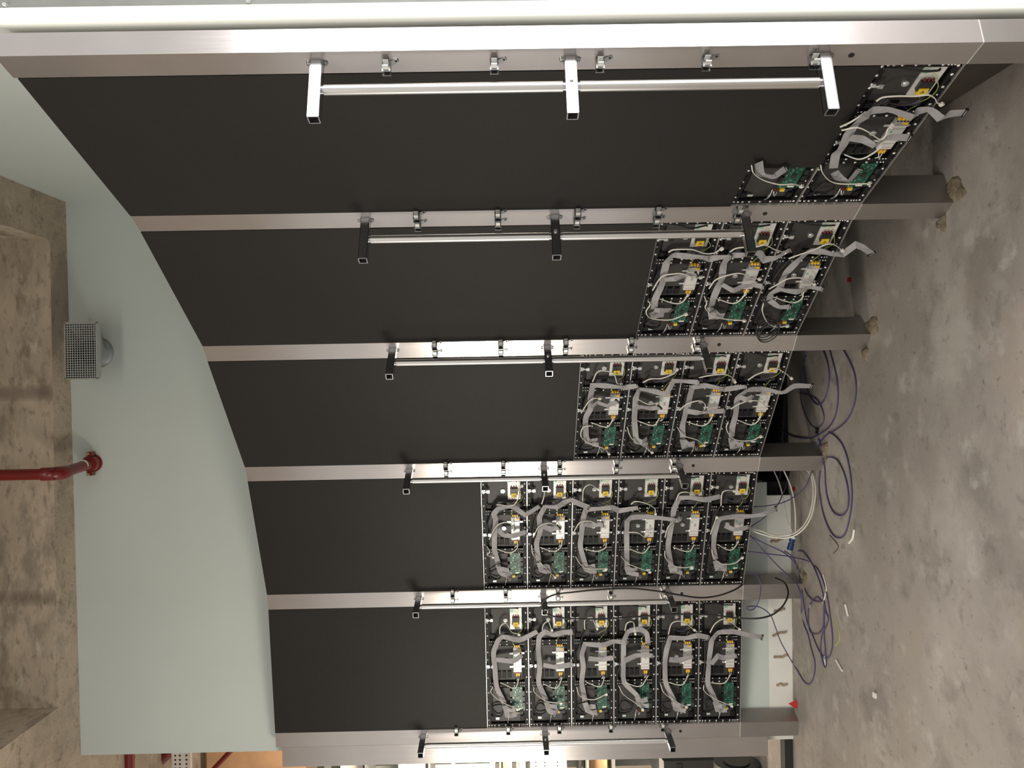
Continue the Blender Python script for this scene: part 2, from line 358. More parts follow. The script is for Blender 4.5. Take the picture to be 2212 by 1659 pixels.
# little locking clips along the posts
ROWN = ['topmost', 'second from the top', 'middle', 'second from the bottom', 'lowest']
def clip_mesh():
    p = MB(); p.add([(-.008, 0, -.012), (-.008, 0, .012), (.004, 0, .014), (.014, 0, -.012), (.022, 0, -.030), (.012, 0, -.034),
                     (-.008, -.003, -.012), (-.008, -.003, .012), (.004, -.003, .014), (.014, -.003, -.012), (.022, -.003, -.030), (.012, -.003, -.034)],
                    [(0, 1, 2, 3, 4, 5), (11, 10, 9, 8, 7, 6)]+[(i, 6+i, 6+(i+1) % 6, (i+1) % 6) for i in range(6)])
    p.cyl((.014, -.003, -.026), (.014, -.0036, -.026), .0035, 10, 1)
    c = MB(); c.box((-.010, -.022, -.010), (.012, -.003, .014)); c.box((-.010, -.034, -.010), (-.007, -.022, .014)); c.box((.009, -.034, -.010), (.012, -.022, .014))
    c.box((-.007, -.0225, -.006), (.009, -.0222, .010), 1); c.cyl((0, -.024, .0), (0, -.027, .0), .005, 10, 1)
    t = MB(); t.box((.012, -.030, -.006), (.030, -.027, .010)); t.box((.012, -.012, -.006), (.030, -.009, .010))
    return p, c, t
PM, CM, TM = clip_mesh(); protos = None
def clip(k, side, i, z):
    global protos
    r, l = v2(PR[k]), v2(PL[k]); n = NRM[k]; t = (r-l).normalized()
    W_ = (r-l).length; base = (l+t*(W_*.83)) if side > 0 else (l+t*(W_*.27))
    if k == 1: base = l+t*(W_*.42)
    rz = math.atan2(t.y, t.x)
    label = f'small steel locking clip on the {PNAME[k]}, {"right" if side > 0 else "left"} side of its face, {ROWN[i]} of five'
    label = f'{ROWN[i]} small steel clip in the {"right" if side > 0 else "left"} file on the {PNAME[k]}'
    if protos is None:
        e = empty('locking_clip', (0, 0, 0))
        protos = (e, PM.build('mounting_plate', ['clip', 'hole'], e), CM.build('channel', ['clip', 'hole'], e), TM.build('tongue', 'seam', e))
    else:
        e = protos[0].copy(); COL.objects.link(e)
        for p in protos[1:]:
            c = p.copy(); COL.objects.link(c); c.parent = e
    e.location = (base.x+n.x*.0005, base.y+n.y*.0005, z); e.rotation_euler = (0, 0, rz)
    e.scale = (-1, 1, 1) if side < 0 else (1, 1, 1)
    tag(e, label, 'clip', 'locking clips on the posts')
    if side < 0: e.scale = (1, 1, 1); e.rotation_euler = (0, 0, rz)
for k in range(1, 7):
    for i, z in enumerate((2.028, 1.722, 1.421, 1.117, .810)):
        if k != 6: clip(k, -1, i, z)
        if k != 1: clip(k, 1, i, z)
# ------------------------------------------------------------------ screen bays
BAYN = {1: 'first (nearest)', 2: 'second', 3: 'third', 4: 'fourth', 5: 'fifth (farthest)'}
NROW = {1: 1, 2: 3, 3: 4, 4: 6, 5: 6}
def bay(k):
    A, B = v2(PR[k+1]), v2(PL[k]); d = B-A; L = d.length; return A, d/L, L
def screen(k):
    A, u, L = bay(k); e = empty('led_screen', (A.x, A.y, ZB), math.atan2(u.y, u.x)); n = NROW[k]
    tag(e, {1: 'widest dark matte screen face, above two bare cabinets in the nearest bay', 2: 'dark matte screen face above the column of three bare cabinets', 3: 'dark matte screen face above the column of four bare cabinets',
            4: 'dark matte screen face above six bare cabinets, between the fourth and fifth posts', 5: 'dark matte screen face above six bare cabinets, beside the farthest post'}[k], 'screen', 'finished screen faces between the posts')
    f = MB(); g = .0015; z0 = n*.25
    if k == 1:
        pr = [(g, .5), (.25, .5), (.25, .25), (L-g, .25), (L-g, 2.75), (g, 2.75)]
    else: pr = [(g, z0), (L-g, z0), (L-g, 2.75), (g, 2.75)]
    m_ = len(pr); f.add([(x, -.002, z) for x, z in pr]+[(x, .012, z) for x, z in pr], [tuple(range(m_)), tuple(range(m_, 2*m_))[::-1]]+[(i, m_+i, m_+(i+1) % m_, (i+1) % m_) for i in range(m_)])
    f.build('screen_face', 'led', e)
    b = MB(); b.box((.012, .012, pr[0][1]+.004), (L-.012, .045, 2.745)); b.build('backing_frame', 'chassis', e)
for k in range(1, 6): screen(k)

CABLES = {
    (1, 0): {'top':[(261,209),(343,232),(397,234),(441,229),(499,231),(561,223),(570,205),(569,144),(550,70),(560,57),(570,22),(545,-21),(548,-46),(550,-95)], 'mid':[(449,227),(440,183),(424,139),(446,103),(448,35)], 'low':[(244,200),(210,172),(209,137),(255,117)], 'A':[(613,208),(639,200),(651,159),(649,107),(655,72),(635,41),(612,23),(599,4)], 'A2':[(489,272),(534,256),(567,221)], 'B':[(486,268),(509,229),(491,185),(454,134),(468,122),(496,125),(500,118)], 'C':[(304,270),(271,254),(223,212),(201,164),(194,72),(189,60)], 'D':[(334,198),(321,143),(351,109),(385,90)]},
    (1, 1): {'low':[(301,230),(251,213),(237,163),(262,126)], 'C':[(306,257),(269,240),(230,194),(207,133),(201,82),(178,47)]},
    (2, 2): {'top':[(248,203),(323,211),(403,189),(473,196),(556,198),(584,173),(580,112),(581,54),(552,18),(571,-5),(582,-55)], 'mid':[(455,191),(471,148),(470,103),(486,67)], 'low':[(248,203),(247,177),(226,126)], 'low2':[(229,210),(185,191),(186,149)], 'A':[(604,195),(624,179),(631,132),(627,98),(605,51),(600,11),(615,-10)], 'B':[(377,228),(473,205),(497,153),(496,119),(465,68),(460,45)], 'C':[(314,239),(295,228),(249,239),(210,219),(189,168),(187,113),(210,63)], 'D':[(303,185),(283,117),(291,83),(328,66)]},
    (2, 1): {'top':[(240,199),(325,210),(388,200),(431,192),(483,206),(534,209),(574,190),(593,140),(595,80),(542,44),(577,4),(604,-41)], 'mid':[(405,190),(386,142),(394,104),(400,59),(409,21)], 'A':[(598,198),(630,175),(640,107),(651,72),(618,26),(593,-19)], 'B':[(384,240),(450,225),(487,171),(490,126),(459,85),(441,44)], 'C':[(335,250),(298,234),(270,235),(221,195),(186,133),(163,44)], 'D':[(297,187),(276,112),(312,79),(362,70)]},
    (2, 0): {'top':[(281,203),(337,218),(381,189),(425,184),(476,187),(551,164),(590,126),(597,79),(584,36),(567,-20),(638,-44),(621,-77),(568,-135)], 'mid':[(372,198),(376,170),(370,111),(377,61),(380,13)], 'low':[(281,203),(251,159),(260,114)], 'A':[(552,197),(579,172),(614,117),(645,77),(640,43),(599,-3)], 'B':[(373,233),(408,214),(455,175),(457,114),(422,69),(404,52)], 'C':[(282,233),(234,227),(155,182),(119,129),(117,89)], 'D':[(299,190),(273,106),(296,71),(342,73)], 'coil':[(109,158)]},
    (3, 3): {'top':[(218,198),(338,208),(415,185),(490,193),(563,184),(566,122),(564,56),(545,21),(562,-30)], 'mid':[(443,187),(461,155),(441,106),(477,62)], 'A':[(590,186),(661,168),(673,130),(650,89),(587,68),(573,50)], 'B':[(387,231),(472,202),(499,177),(489,150)], 'C':[(298,178),(289,219),(229,223),(177,171),(133,97),(90,73)], 'D':[(303,175),(281,94),(334,64)]},
    (3, 2): {'top':[(211,192),(332,211),(428,213),(494,220),(539,205),(519,136),(508,75),(589,45),(579,-15),(586,-73)], 'mid':[(437,214),(427,180),(407,130),(434,99)], 'A':[(580,192),(610,159),(618,108),(643,52),(656,41)], 'B':[(475,205),(455,156),(449,114)], 'C':[(283,241),(232,225),(191,197),(148,143),(94,98)], 'D':[(311,195),(284,109),(328,80)]},
    (3, 1): {'top':[(184,193),(285,214),(364,204),(430,200),(487,205),(537,196),(554,139),(548,71),(519,33),(536,-24),(553,-60)], 'mid':[(392,202),(391,147),(380,97),(388,17)], 'A':[(604,173),(625,130),(637,67),(618,24),(577,-3)], 'B':[(394,242),(440,215),(472,166),(457,130),(419,117),(386,122)], 'C':[(276,237),(225,199),(192,124),(139,80)], 'D':[(295,188),(273,108),(311,73),(350,65)]},
    (3, 0): {'top':[(177,188),(278,206),(357,200),(452,211),(499,199),(526,171),(514,89),(503,-1),(543,-51),(531,-137)], 'mid':[(480,209),(475,175),(488,144)], 'A':[(585,183),(624,151),(654,105),(666,69),(638,23),(593,-23)], 'B':[(396,234),(434,207),(465,159),(459,104),(420,69),(401,58)], 'C':[(309,232),(269,236),(218,209),(181,160),(174,88),(193,50)], 'D':[(303,183),(276,108),(314,75),(353,72)]},
    (4, 5): {'top':[(194,166),(293,185),(409,182),(485,172),(533,184),(565,159),(568,87),(558,55),(519,11),(564,-65)], 'mid':[(428,162),(399,130),(397,81),(410,8)], 'A':[(584,166),(588,142),(582,79),(632,46),(677,42),(695,30)], 'B':[(367,212),(457,169),(484,120),(464,80),(426,73)], 'C':[(323,225),(294,209),(275,226),(254,198)], 'D':[(293,172),(271,99),(300,58),(339,53)]},
    (4, 4): {'top':[(208,185),(327,201),(422,177),(499,185),(563,153),(571,89),(593,42),(607,10),(587,-38),(558,-87)], 'mid':[(451,169),(426,120),(449,80)], 'A':[(582,169),(647,157),(710,154)], 'B':[(375,217),(451,185),(474,129),(449,88),(410,71)], 'C':[(327,226),(268,218),(228,185),(147,126),(111,97)], 'D':[(297,177),(275,103),(304,62),(342,54)]},
    (4, 3): {'top':[(202,178),(301,205),(398,199),(493,193),(540,178),(552,107),(560,35),(526,-7),(552,-102)], 'mid':[(464,185),(444,144),(462,88)], 'A':[(587,196),(678,194),(705,159),(672,118)], 'B':[(408,240),(474,209),(478,145),(433,87)], 'C':[(243,229),(202,203),(166,161),(154,61)], 'D':[(281,180),(269,114),(288,65),(317,54)]},
    (4, 2): {'top':[(176,187),(275,191),(392,197),(468,200),(487,177),(489,72),(476,-58)], 'A':[(571,181),(594,158),(583,102),(549,52),(512,45)], 'B':[(396,189),(400,140),(370,98),(379,70)], 'C':[(236,223),(196,180),(164,120),(132,60)], 'D':[(275,175),(253,100),(291,61)]},
    (4, 1): {'top':[(180,188),(289,212),(386,202),(462,199),(538,196),(602,169),(610,106),(594,32),(606,-55)], 'mid':[(477,200),(471,176),(480,152)], 'A':[(593,184),(639,172),(647,133),(628,107)], 'B':[(358,233),(434,222),(462,191)], 'C':[(270,227),(230,224),(179,180),(158,120),(157,74)], 'D':[(278,178),(257,94),(295,60)]},
    (4, 0): {'top':[(193,181),(273,205),(361,205),(437,196),(475,183),(474,118),(476,21),(498,-49),(520,-119)], 'mid':[(427,154),(406,103),(414,23)], 'A':[(550,186),(634,190),(652,168),(642,127)], 'B':[(371,230),(476,207)], 'C':[(273,213),(223,201),(183,155),(181,80),(210,42)], 'D':[(292,182),(261,105),(309,60)]},
    (5, 5): {'top':[(155,144),(268,191),(390,198),(471,206),(551,176),(570,146),(538,50),(596,-48)], 'mid':[(431,188),(428,90),(457,41)], 'A':[(581,165),(631,159),(650,125),(599,97),(579,59)], 'C':[(269,210),(238,221),(186,163),(133,76)], 'D':[(283,161),(256,83),(306,58)]},
    (5, 4): {'top':[(170,149),(283,196),(384,185),(486,193),(566,188),(595,153),(569,105),(583,56),(592,-2)], 'mid':[(394,165),(382,97),(400,0)], 'A':[(585,168),(635,162),(655,133),(604,114)], 'C':[(263,221),(233,216),(180,149),(163,70)], 'D':[(272,167),(250,89),(310,54)]},
    (5, 3): {'top':[(164,173),(277,192),(379,181),(450,191),(510,171),(507,64),(526,5),(514,-73)], 'mid':[(429,152),(417,74),(436,15)], 'A':[(600,170),(660,170),(669,131),(608,102)], 'C':[(258,221),(206,202),(184,124),(208,55)], 'D':[(277,162),(254,84),(305,55)]},
    (5, 2): {'top':[(198,118),(272,197),(394,197),(525,197),(584,168),(598,100),(572,61),(501,51)], 'mid':[(414,197),(442,119),(440,31)], 'A':[(585,187),(635,177),(639,139),(573,129)], 'C':[(262,226),(210,197),(158,128),(116,89)], 'D':[(271,187),(249,99),(309,50)]},
    (5, 1): {'top':[(163,152),(266,202),(388,203),(469,198),(539,174),(532,77),(555,18),(534,-50)], 'mid':[(418,183),(406,124),(425,46)], 'A':[(559,184),(629,165),(638,107),(586,38)], 'C':[(267,231),(215,211),(162,142),(125,83)], 'D':[(266,182),(254,104),(304,65)]},
    (5, 0): {'top':[(157,156),(260,206),(342,197),(423,194),(523,185),(563,142),(571,54),(549,-24),(527,-113)], 'mid':[(382,188),(432,150),(411,110),(429,42)], 'A':[(564,191),(623,162),(647,104),(585,25)], 'C':[(251,226),(220,225),(167,156),(124,67)], 'D':[(260,196),(258,108),(298,69)]},
}
# ------------------------------------------------------------------ open cabinets (local x along the bay, z up, -y towards the viewer)
def chassis(u0=0., u1=.75):
    """tray, screws, cover panels: mesh builders shared by every cabinet"""
    c = MB(); g = .0012; H = .25
    c.box((u0+g, .028, g), (u1-g, .07, H-g))                                  # tray back
    c.box((u0+g, .010, .0), (u0+.022, .028, H)); c.box((u1-.022, .010, 0), (u1-g, .028, H))
    c.box((u0+g, .010, g), (u1-g, .028, .024)); c.box((u0+g, .010, H-.024), (u1-g, .028, H-g))
    for x in (.262, .515):
        if u0 < x < u1: c.box((x-.014, .012, .02), (x+.014, .028, H-.02))
    x = u0+.03
    while x < u1-.04:                                                          # pressed pockets along the frame
        c.box((x, .006, .006), (x+.022, .010, .010)); c.box((x, .006, H-.016), (x+.03, .010, H-.012)); x += .062
    for (a, b, z0, z1) in ((.30, .345, .10, .125), (.30, .345, .13, .155), (.30, .345, .16, .185), (.035, .07, .03, .055), (.035, .07, .20, .225), (.09, .11, .032, .06), (.285, .31, .045, .07), (.60, .70, .012, .02), (.40, .46, .012, .02), (.54, .57, .19, .22), (.54, .57, .11, .14)):
        if a > u0 and b < u1: c.box((a, .016, z0), (b, .028, z1)); c.box((a+.004, .012, z0+.004), (b-.004, .016, z1-.004))
    ed = MB()
    ed.box((u0+g, .002, 0), (u1-g, .030, .0022)); ed.box((u0+g, .002, H-.0022), (u1-g, .030, H)); 
    ed.box((u0, .002, 0), (u0+.0014, .03, H)); ed.box((u1-.0014, .002, 0), (u1, .03, H))
    cv = MB()
    for (a, b) in ((.537, .722), (.285, .496), (.03, .24)):
        if a < u1-.1 or u1 > .7:
            b2 = min(b, u1-.026)
            if b2-a > .05: cv.bbox((a, .020, .034), (b2, .0285, .216), .003)
    s = MB()
    def dot(x, z, r=.0042, y=.010):
        r *= 1.15
        if u0+.003 < x < u1-.003: s.dome((x, y, z), (0, -1, 0), r, .0025, 7)
    for x in (.013, .045, .105, .146, .215, .305, .36, .415, .462, .56, .605, .64, .695, .733):
        for z in (.238, .0125):
            dot(x, z, .0046 if x not in (.146, .36, .605) else .003)
    for x0 in (.262, .515):
        for dx in (-.010, .010):
            for z in (.026, .036, .048, .202, .214, .226): dot(x0+dx, z, .0028, .0118)
            for z in (.085, .125, .165): dot(x0+dx, z, .0042, .0118)
    for z in (.024, .034, .044, .06, .10, .14, .18, .205, .222): dot(.012, z, .0032 if z < .05 else .0042); dot(.738, z, .0032 if z < .05 else .0042)
    return c, ed, cv, s
CH = {0: chassis(), 1: chassis(0, .25)}
DATA = {}
def shared(key, mk):
    """first call builds, later calls copy the finished object (mesh data shared)"""
    if key not in DATA: DATA[key] = mk(); return DATA[key]
    c = DATA[key].copy(); COL.objects.link(c); return c
def put(key, name, mb_fn, mats, parent):
    if key not in DATA:
        o = mb_fn().build(name, mats, parent); DATA[key] = o; return o
    c = DATA[key].copy(); COL.objects.link(c); c.parent = parent; return c

def m_latch():
    b = MB(); b.box((-.008, -.002, -.004), (.008, .010, .012)); b.cyl((0, -.003, .006), (0, -.003, -.016), .004, 10)
    b.obox((0, -.004, -.020), (.0085, 0, 0), (0, .0015, 0), (0, 0, .008)); b.dome((-.008, -.002, .010), (0, -1, 0), .005, .003); b.dome((.008, -.002, .010), (0, -1, 0), .005, .003); return b
def m_knob():
    b = MB(); b.cyl((0, .020, 0), (0, .014, 0), .0115, 18); b.cyl((0, .014, 0), (0, .011, 0), .009, 18, 0, .007); b.cyl((0, .0112, 0), (0, .0108, 0), .0045, 12, 1); return b
def m_inlet():
    b = MB(); b.box((.595, .016, .036), (.722, .020, .104)); return b
def m_term():
    b = MB(); b.box((.628, .004, .050), (.668, .016, .092))
    for i in range(3): b.cyl((.668, .009, .058+i*.013), (.679, .009, .058+i*.013), .0036, 8, 1); b.box((.612, .006, .055+i*.012), (.628, .012, .062+i*.012), 2)
    b.box((.60, .010, .036), (.72, .014, .040), 0) if False else None
    return b
def m_psu():
    b = MB(); b.bbox((.340, .000, .040), (.462, .018, .090), .003); b.box((.372, -.0004, .042), (.376, .0, .088), 1); b.box((.352, -.0004, .046), (.356, 0, .085), 1)
    b.box((.405, -.0006, .058), (.425, 0, .070), 1); b.cyl((.436, -.0008, .083), (.436, .0, .083), .0045, 12, 2); return b
def m_cover():
    b = MB(); b.box((.462, .004, .042), (.490, .018, .088)); b.box((.470, .001, .044), (.482, .004, .060), 1)
    for i in range(4): b.box((.484, .002, .045+i*.011), (.488, .004, .052+i*.011), 2)
    return b
def m_tabs():
    b = MB(); b.box((.367, .0165, .026), (.371, .0178, .108)); b.box((.448, .0165, .026), (.452, .0178, .108)); b.box((.369, .0165, .060), (.450, .0178, .066))
    for u, v in ((.450, .100), (.369, .100), (.450, .034), (.369, .034)): b.box((u-.005, .014, v-.010), (u+.005, .018, v+.010)); b.dome((u, .014, v), (0, -1, 0), .003, .002)
    return b
def m_ferr():
    b = MB()
    for i in range(3): b.box((.489, .004, .050+i*.0125), (.502, .012, .059+i*.0125))
    return b
def m_outf():
    b = MB()
    for i in range(3): b.box((.330, .006, .047+i*.013), (.341, .013, .056+i*.013), 1)
    for i in range(2): b.box((.315, .003, .052+i*.012), (.333, .011, .062+i*.012))
    return b
def m_card():
    b = MB(); b.box((.118, .010, .040), (.246, .0125, .098)); b.box((.17, .007, .058), (.19, .010, .074), 1)
    rr = random.Random(2)
    for _ in range(34):
        x, z = rr.uniform(.122, .24), rr.uniform(.043, .094); b.box((x, .0085, z), (x+rr.uniform(.002, .006), .010, z+rr.uniform(.002, .005)), 2 if rr.random() < .65 else 1)
    return b
def m_hub():
    b = MB(); b.box((.098, .014, .018), (.140, .0165, .102)); b.box((.109, .008, .045), (.117, .014, .068), 1)
    rr = random.Random(5)
    for _ in range(14):
        x, z = rr.uniform(.10, .13), rr.uniform(.02, .098); b.box((x, .0125, z), (x+.004, .014, z+.003), 2)
    return b
def m_sock():
    b = MB()
    for z0 in (.026, ):
        for u in (.125, .160, .195): b.box((u, .002, z0), (u+.028, .014, z0+.012))
    b.box((.125, .012, .026), (.225, .016, .112))
    for u in (.15, .195): b.box((u, .002, .100), (u+.03, .014, .112))
    return b
def m_power():
    b = MB(); b.box((.078, .010, .070), (.092, .020, .086)); b.box((.078, .010, .056), (.092, .020, .069), 1)
    for i in range(2): b.box((.084, .008, .096+i*.008), (.098, .013, .100+i*.008), 2)
    return b
def m_ground():
    b = MB(); b.tube([(.092, .010, .116), (.078, .002, .120), (.060, -.002, .124), (.040, .004, .126), (.026, .010, .127)], .0024, 6)
    b.cyl((.070, .000, .122), (.056, -.001, .124), .0055, 10, 0, .003); b.tube([(.085, .008, .11), (.066, .0, .104), (.062, .004, .098), (.076, .010, .096)], .0014, 5); return b
def m_label():
    b = MB(); b.box((.048, .0105, .178), (.060, .0115, .198)); return b

def ribbon(pts, w, width, seed, mats, parent, plug=True, name='ribbon_cable'):
    """flat cable along (u,v) points in mm; folds at sharp turns"""
    rr = random.Random(seed); P = [Vector((u/1000, v/1000)) for u, v in pts]; n = len(P)
    nodes = []
    for i, p in enumerate(P):
        nodes.append(Vector((p.x, -(w+.010*math.sin(i*2.1+seed)+rr.uniform(-.003, .003)), p.y)))
    # soften gentle turns, keep folds
    out = []
    for i, q in enumerate(nodes):
        if 0 < i < n-1:
            a, b = (nodes[i]-nodes[i-1]), (nodes[i+1]-nodes[i])
            if a.length > 0 and b.length > 0 and a.angle(b) < R(58):
                out += [q-a*.25, q-a*.08+b*.04, q+b*.22]; continue
        out.append(q)
    k = len(out); L = []; Rr = []
    for i in range(k):
        a = (out[i]-out[i-1]).normalized() if i else None; b = (out[i+1]-out[i]).normalized() if i < k-1 else None
        t = ((a or b)+(b or a)); t = t.normalized() if t.length > .2 else (a or b)
        cr = Vector((-t.z, 0, t.x)); 
        if cr.length < .05: cr = Vector((1, 0, 0))
        cr.normalize()
        ml = 1.0
        if a and b: ml = min(1.25, 1/max(.5, math.cos(a.angle(b)/2)))
        tw = .25*math.sin(i*.9+seed*1.3); cr = cr*math.cos(tw)+Vector((0, 1, 0))*math.sin(tw)
        L.append(out[i]+cr*width/2*ml); Rr.append(out[i]-cr*width/2*ml)
    b = MB(); th = Vector((0, .0009, 0)); vs = []
    for i in range(k): vs += [L[i], Rr[i], Rr[i]+th, L[i]+th]
    fs = []
    for i in range(k-1):
        o = i*4
        for j in range(4): fs.append((o+j, o+(j+1) % 4, o+4+(j+1) % 4, o+4+j))
    fs += [(0, 3, 2, 1), (k*4-4, k*4-3, k*4-2, k*4-1)]
    b.add(vs, fs); o = b.build(name, mats, parent)
    if plug:
        t = (out[-1]-out[-2]).normalized(); cr = Vector((-t.z, 0, t.x)).normalized(); q = MB(); c = out[-1]+t*.003; nn = t.cross(cr)
        q.obox(c, t*.0045, cr*(width/2+.002), nn*.004); q.obox(c-t*.0012, t*.0008, cr*(width/2-.003), nn*.0043, 1); q.build('ribbon_plug', ['moulding', 'plug'], o)
    return o
def lead(pts, w, seed, parent, black=True, plug=True):
    rr = random.Random(seed); n = len(pts)
    P = [Vector((u/1000, -(w+.012*math.sin(PI*i/max(1, n-1))+rr.uniform(-.002, .002)), v/1000)) for i, (u, v) in enumerate(pts)]
    b = MB(); o1 = Vector((.0016, 0, .0016)); b.tube(P, .0015, 6, 0, 4); b.tube([p+o1*1.4+Vector((0, .001, 0)) for p in P], .0015, 6, 0, 4)
    o = b.build('power_lead', 'whitewire', parent)
    if black:
        b = MB(); o2 = Vector((-.0035, .0035, -.002)); b.tube([p+o2 for p in P], .0022, 6, 0, 4); b.build('black_lead', 'blackwire', o)
    if plug:
        t = (P[-1]-P[-2]).normalized(); cr = Vector((-t.z, 0, t.x)).normalized(); q = MB(); c = P[-1]+t*.005
        q.obox(c, t*.0065, cr*.0062, t.cross(cr)*.0045); q.obox(c+t*.007, t*.002, cr*.004, t.cross(cr)*.003); q.build('lead_plug', 'plug', o)
    return o
def wires(parent, seed):
    rr = random.Random(seed)
    def J(p, a=.004): return [(x+rr.uniform(-a, a), y, z+rr.uniform(-a, a)) for x, y, z in p]
    def one(nm, mt, ps, r=.0013): MB().tube(ps, r, 5, 0, 4).build(nm, mt, parent)
    one('earth_wire', 'yellowgreen', J([(.672, .004, .046), (.655, -.004, .040), (.62, .0, .030), (.585, .006, .045), (.572, .004, .075), (.56, .008, .09)]))
    one('earth_wire', 'yellowgreen', J([(.70, .004, .082), (.712, -.004, .074), (.70, -.006, .062), (.684, .004, .058)]))
    one('earth_wire', 'yellowgreen', J([(.502, .008, .08), (.525, -.004, .086), (.545, .0, .072), (.56, .004, .06)]))
    for i in range(3):
        one('mains_wire', 'blue' if i < 2 else 'brown', J([(.612, .008, .058+.012*i), (.598, -.004, .066), (.575, -.002, .085), (.567, .002, .12), (.575, .008, .15)]), .0016)
    one('mains_wire', 'blue', J([(.502, .008, .056), (.53, -.002, .060), (.555, .002, .085), (.572, .004, .115)]), .0016)
    for i in range(2): one('output_wire', 'whitewire', J([(.315, .007, .057+.012*i), (.300, .0, .060+.006*i), (.288, .004, .072)], .001), .0017)
    b = MB(); b.tube(J([(.735, .006, .236), (.738, -.006, .18), (.728, -.008, .12), (.725, .002, .07), (.715, .01, .06)], .006), .0036, 7, 0, 5); b.build('mains_cable', 'blackwire', parent)
    b = MB(); cx, cz, r0 = .112, .182, rr.uniform(.030, .042); pts = []
    for i in range(34): a = i*2*PI/11+seed; r_ = r0*(1+.12*math.sin(i*1.7)); pts.append((cx+r_*math.cos(a), .010-.0005*i, cz+r_*.95*math.sin(a)))
    b.tube(pts, .0022, 6, 0, 3); b.build('data_cable_coil', 'blackwire', parent)
    b = MB(); b.tube(J([(.60, .004, .16), (.56, -.004, .18), (.50, -.002, .20), (.44, .0, .215), (.36, -.004, .222), (.30, .004, .225), (.26, .006, .22)], .006), .0042, 7, 0, 4); b.build('loom', 'blackwire', parent)

def cabinet(k, row, label, part=None):
    A, u, L = bay(k); sx = L/.75
    e = empty('led_cabinet', (A.x, A.y, ZB+row*.25), math.atan2(u.y, u.x))
    tag(e, label, 'cabinet', 'open screen cabinets with exposed electronics')
    c, ed, cv, s = CH[1 if part else 0]; P_ = 'p' if part else 'f'
    os_ = [put(P_+'ch', 'chassis', lambda: c, 'chassis', e), put(P_+'ed', 'edge_strip', lambda: ed, 'alu', e), put(P_+'cv', 'cover_plate', lambda: cv, 'cover', e), put(P_+'sc', 'screw_heads', lambda: s, 'screw', e)]
    os_[3]['kind'] = 'stuff'
    for nm, fn, mt in (('receiver_card', m_card, ['pcb', 'chip', 'solder']), ('hub_board', m_hub, ['pcb', 'plug', 'solder']), ('card_socket', m_sock, 'moulding'), ('power_socket', m_power, ['warn', 'blue', 'red']),
                       ('ground_strap', m_ground, 'chrome'), ('serial_label', m_label, 'solder')):
        o = put(nm, nm, fn, mt, e)
    if not part:
        for x in (.666, .382):
            o = put('latch', 'latch', m_latch, 'chrome', e); o.location = (x, .004, .232)
        for x, z in ((.658, .131), (.415, .129)):
            o = put('knob', 'knob', m_knob, ['chrome', 'pale_grey'], e); o.location = (x, 0, z)
        o = put('inlet', 'power_inlet', m_inlet, 'psu', e)
        t = put('term', 'terminal_block', m_term, ['moulding', 'red', 'yellow'], o)
        q = put('warn', 'warning_label', lambda: warn(), ['warn', 'chip'], o)
        q = put('stk', 'earth_sticker', lambda: stk(), ['solder', 'sticker'], o)
        o = put('psu', 'power_supply', m_psu, ['psu', 'pale_grey', 'sticker'], e)
        put('cover', 'terminal_cover', m_cover, ['pale_grey', 'yellow', 'chip'], o); put('tabs', 'mounting_tab', m_tabs, 'chrome', o)
        put('ferr', 'input_ferrules', m_ferr, 'yellow', o); put('outf', 'output_ferrules', m_outf, ['yellow', 'red'], o)
        wires(e, k*10+row)
    for o in e.children: o.scale.x = sx
    d = CABLES[(k, row)]; sd = k*7+row
    for nm in ('top', 'mid', 'low', 'low2'):
        if nm in d: 
            pl = nm in ('top', 'mid', 'low')
            r_ = ribbon(d[nm], {'top': .022, 'mid': .034, 'low': .026, 'low2': .016}[nm], .029, sd+len(nm), 'ribbon', e, pl); r_.scale.x = sx
    if not part and 'low' not in d:
        u0, v0 = d['top'][0]
        for j, (pts) in enumerate(([(u0, v0), (u0-25, v0-8), (u0-32, v0-35), (u0-28, v0-62)], [(u0-10, v0+2), (u0-62, v0-14), (u0-70, v0-42), (u0-68, v0-70)])):
            r_ = ribbon([(a, b) for a, b in pts], .030-.012*j, .028, sd+j*3, 'ribbon', e, False); r_.scale.x = sx
    for nm in ('A', 'A2', 'B', 'C', 'D'):
        if nm in d:
            pts = d[nm]; o = lead(pts, {'A': .020, 'A2': .02, 'B': .03, 'C': .032, 'D': .014}[nm], sd+ord(nm[0]), e, nm != 'D', nm in 'ABC'); o.scale.x = sx
    return e
def warn():
    b = MB(); b.box((.616, .001, .056), (.642, .004, .086)); 
    b.add([(.635, .0006, .071), (.623, .0006, .063), (.623, .0006, .079), (.6325, .0004, .071), (.6245, .0004, .0655), (.6245, .0004, .0765)], [(0, 1, 4, 3), (1, 2, 5, 4), (2, 0, 3, 5)], 1)
    b.box((.626, .0002, .0702), (.630, .0006, .0718), 1); return b
def stk():
    b = MB(); b.box((.694, .0145, .082), (.718, .016, .104)); n = 20; c = (.706, .0140, .093)
    ring = [(c[0]+r*math.cos(2*PI*i/n), c[1], c[2]+r*math.sin(2*PI*i/n)) for r in (.0092, .0074) for i in range(n)]
    b.add(ring, [(i, (i+1) % n, n+(i+1) % n, n+i) for i in range(n)], 1)
    b.box((.705, .0138, .087), (.707, .0141, .099), 1); b.box((.702, .0138, .089), (.7035, .0141, .097), 1); b.box((.709, .0138, .091), (.7105, .0141, .095), 1); return b
RN = {2: ['upper', 'lower'], 3: ['top', 'middle', 'bottom'], 4: ['top', 'second', 'third', 'bottom'], 6: ['top', 'second', 'third', 'fourth', 'fifth', 'bottom']}
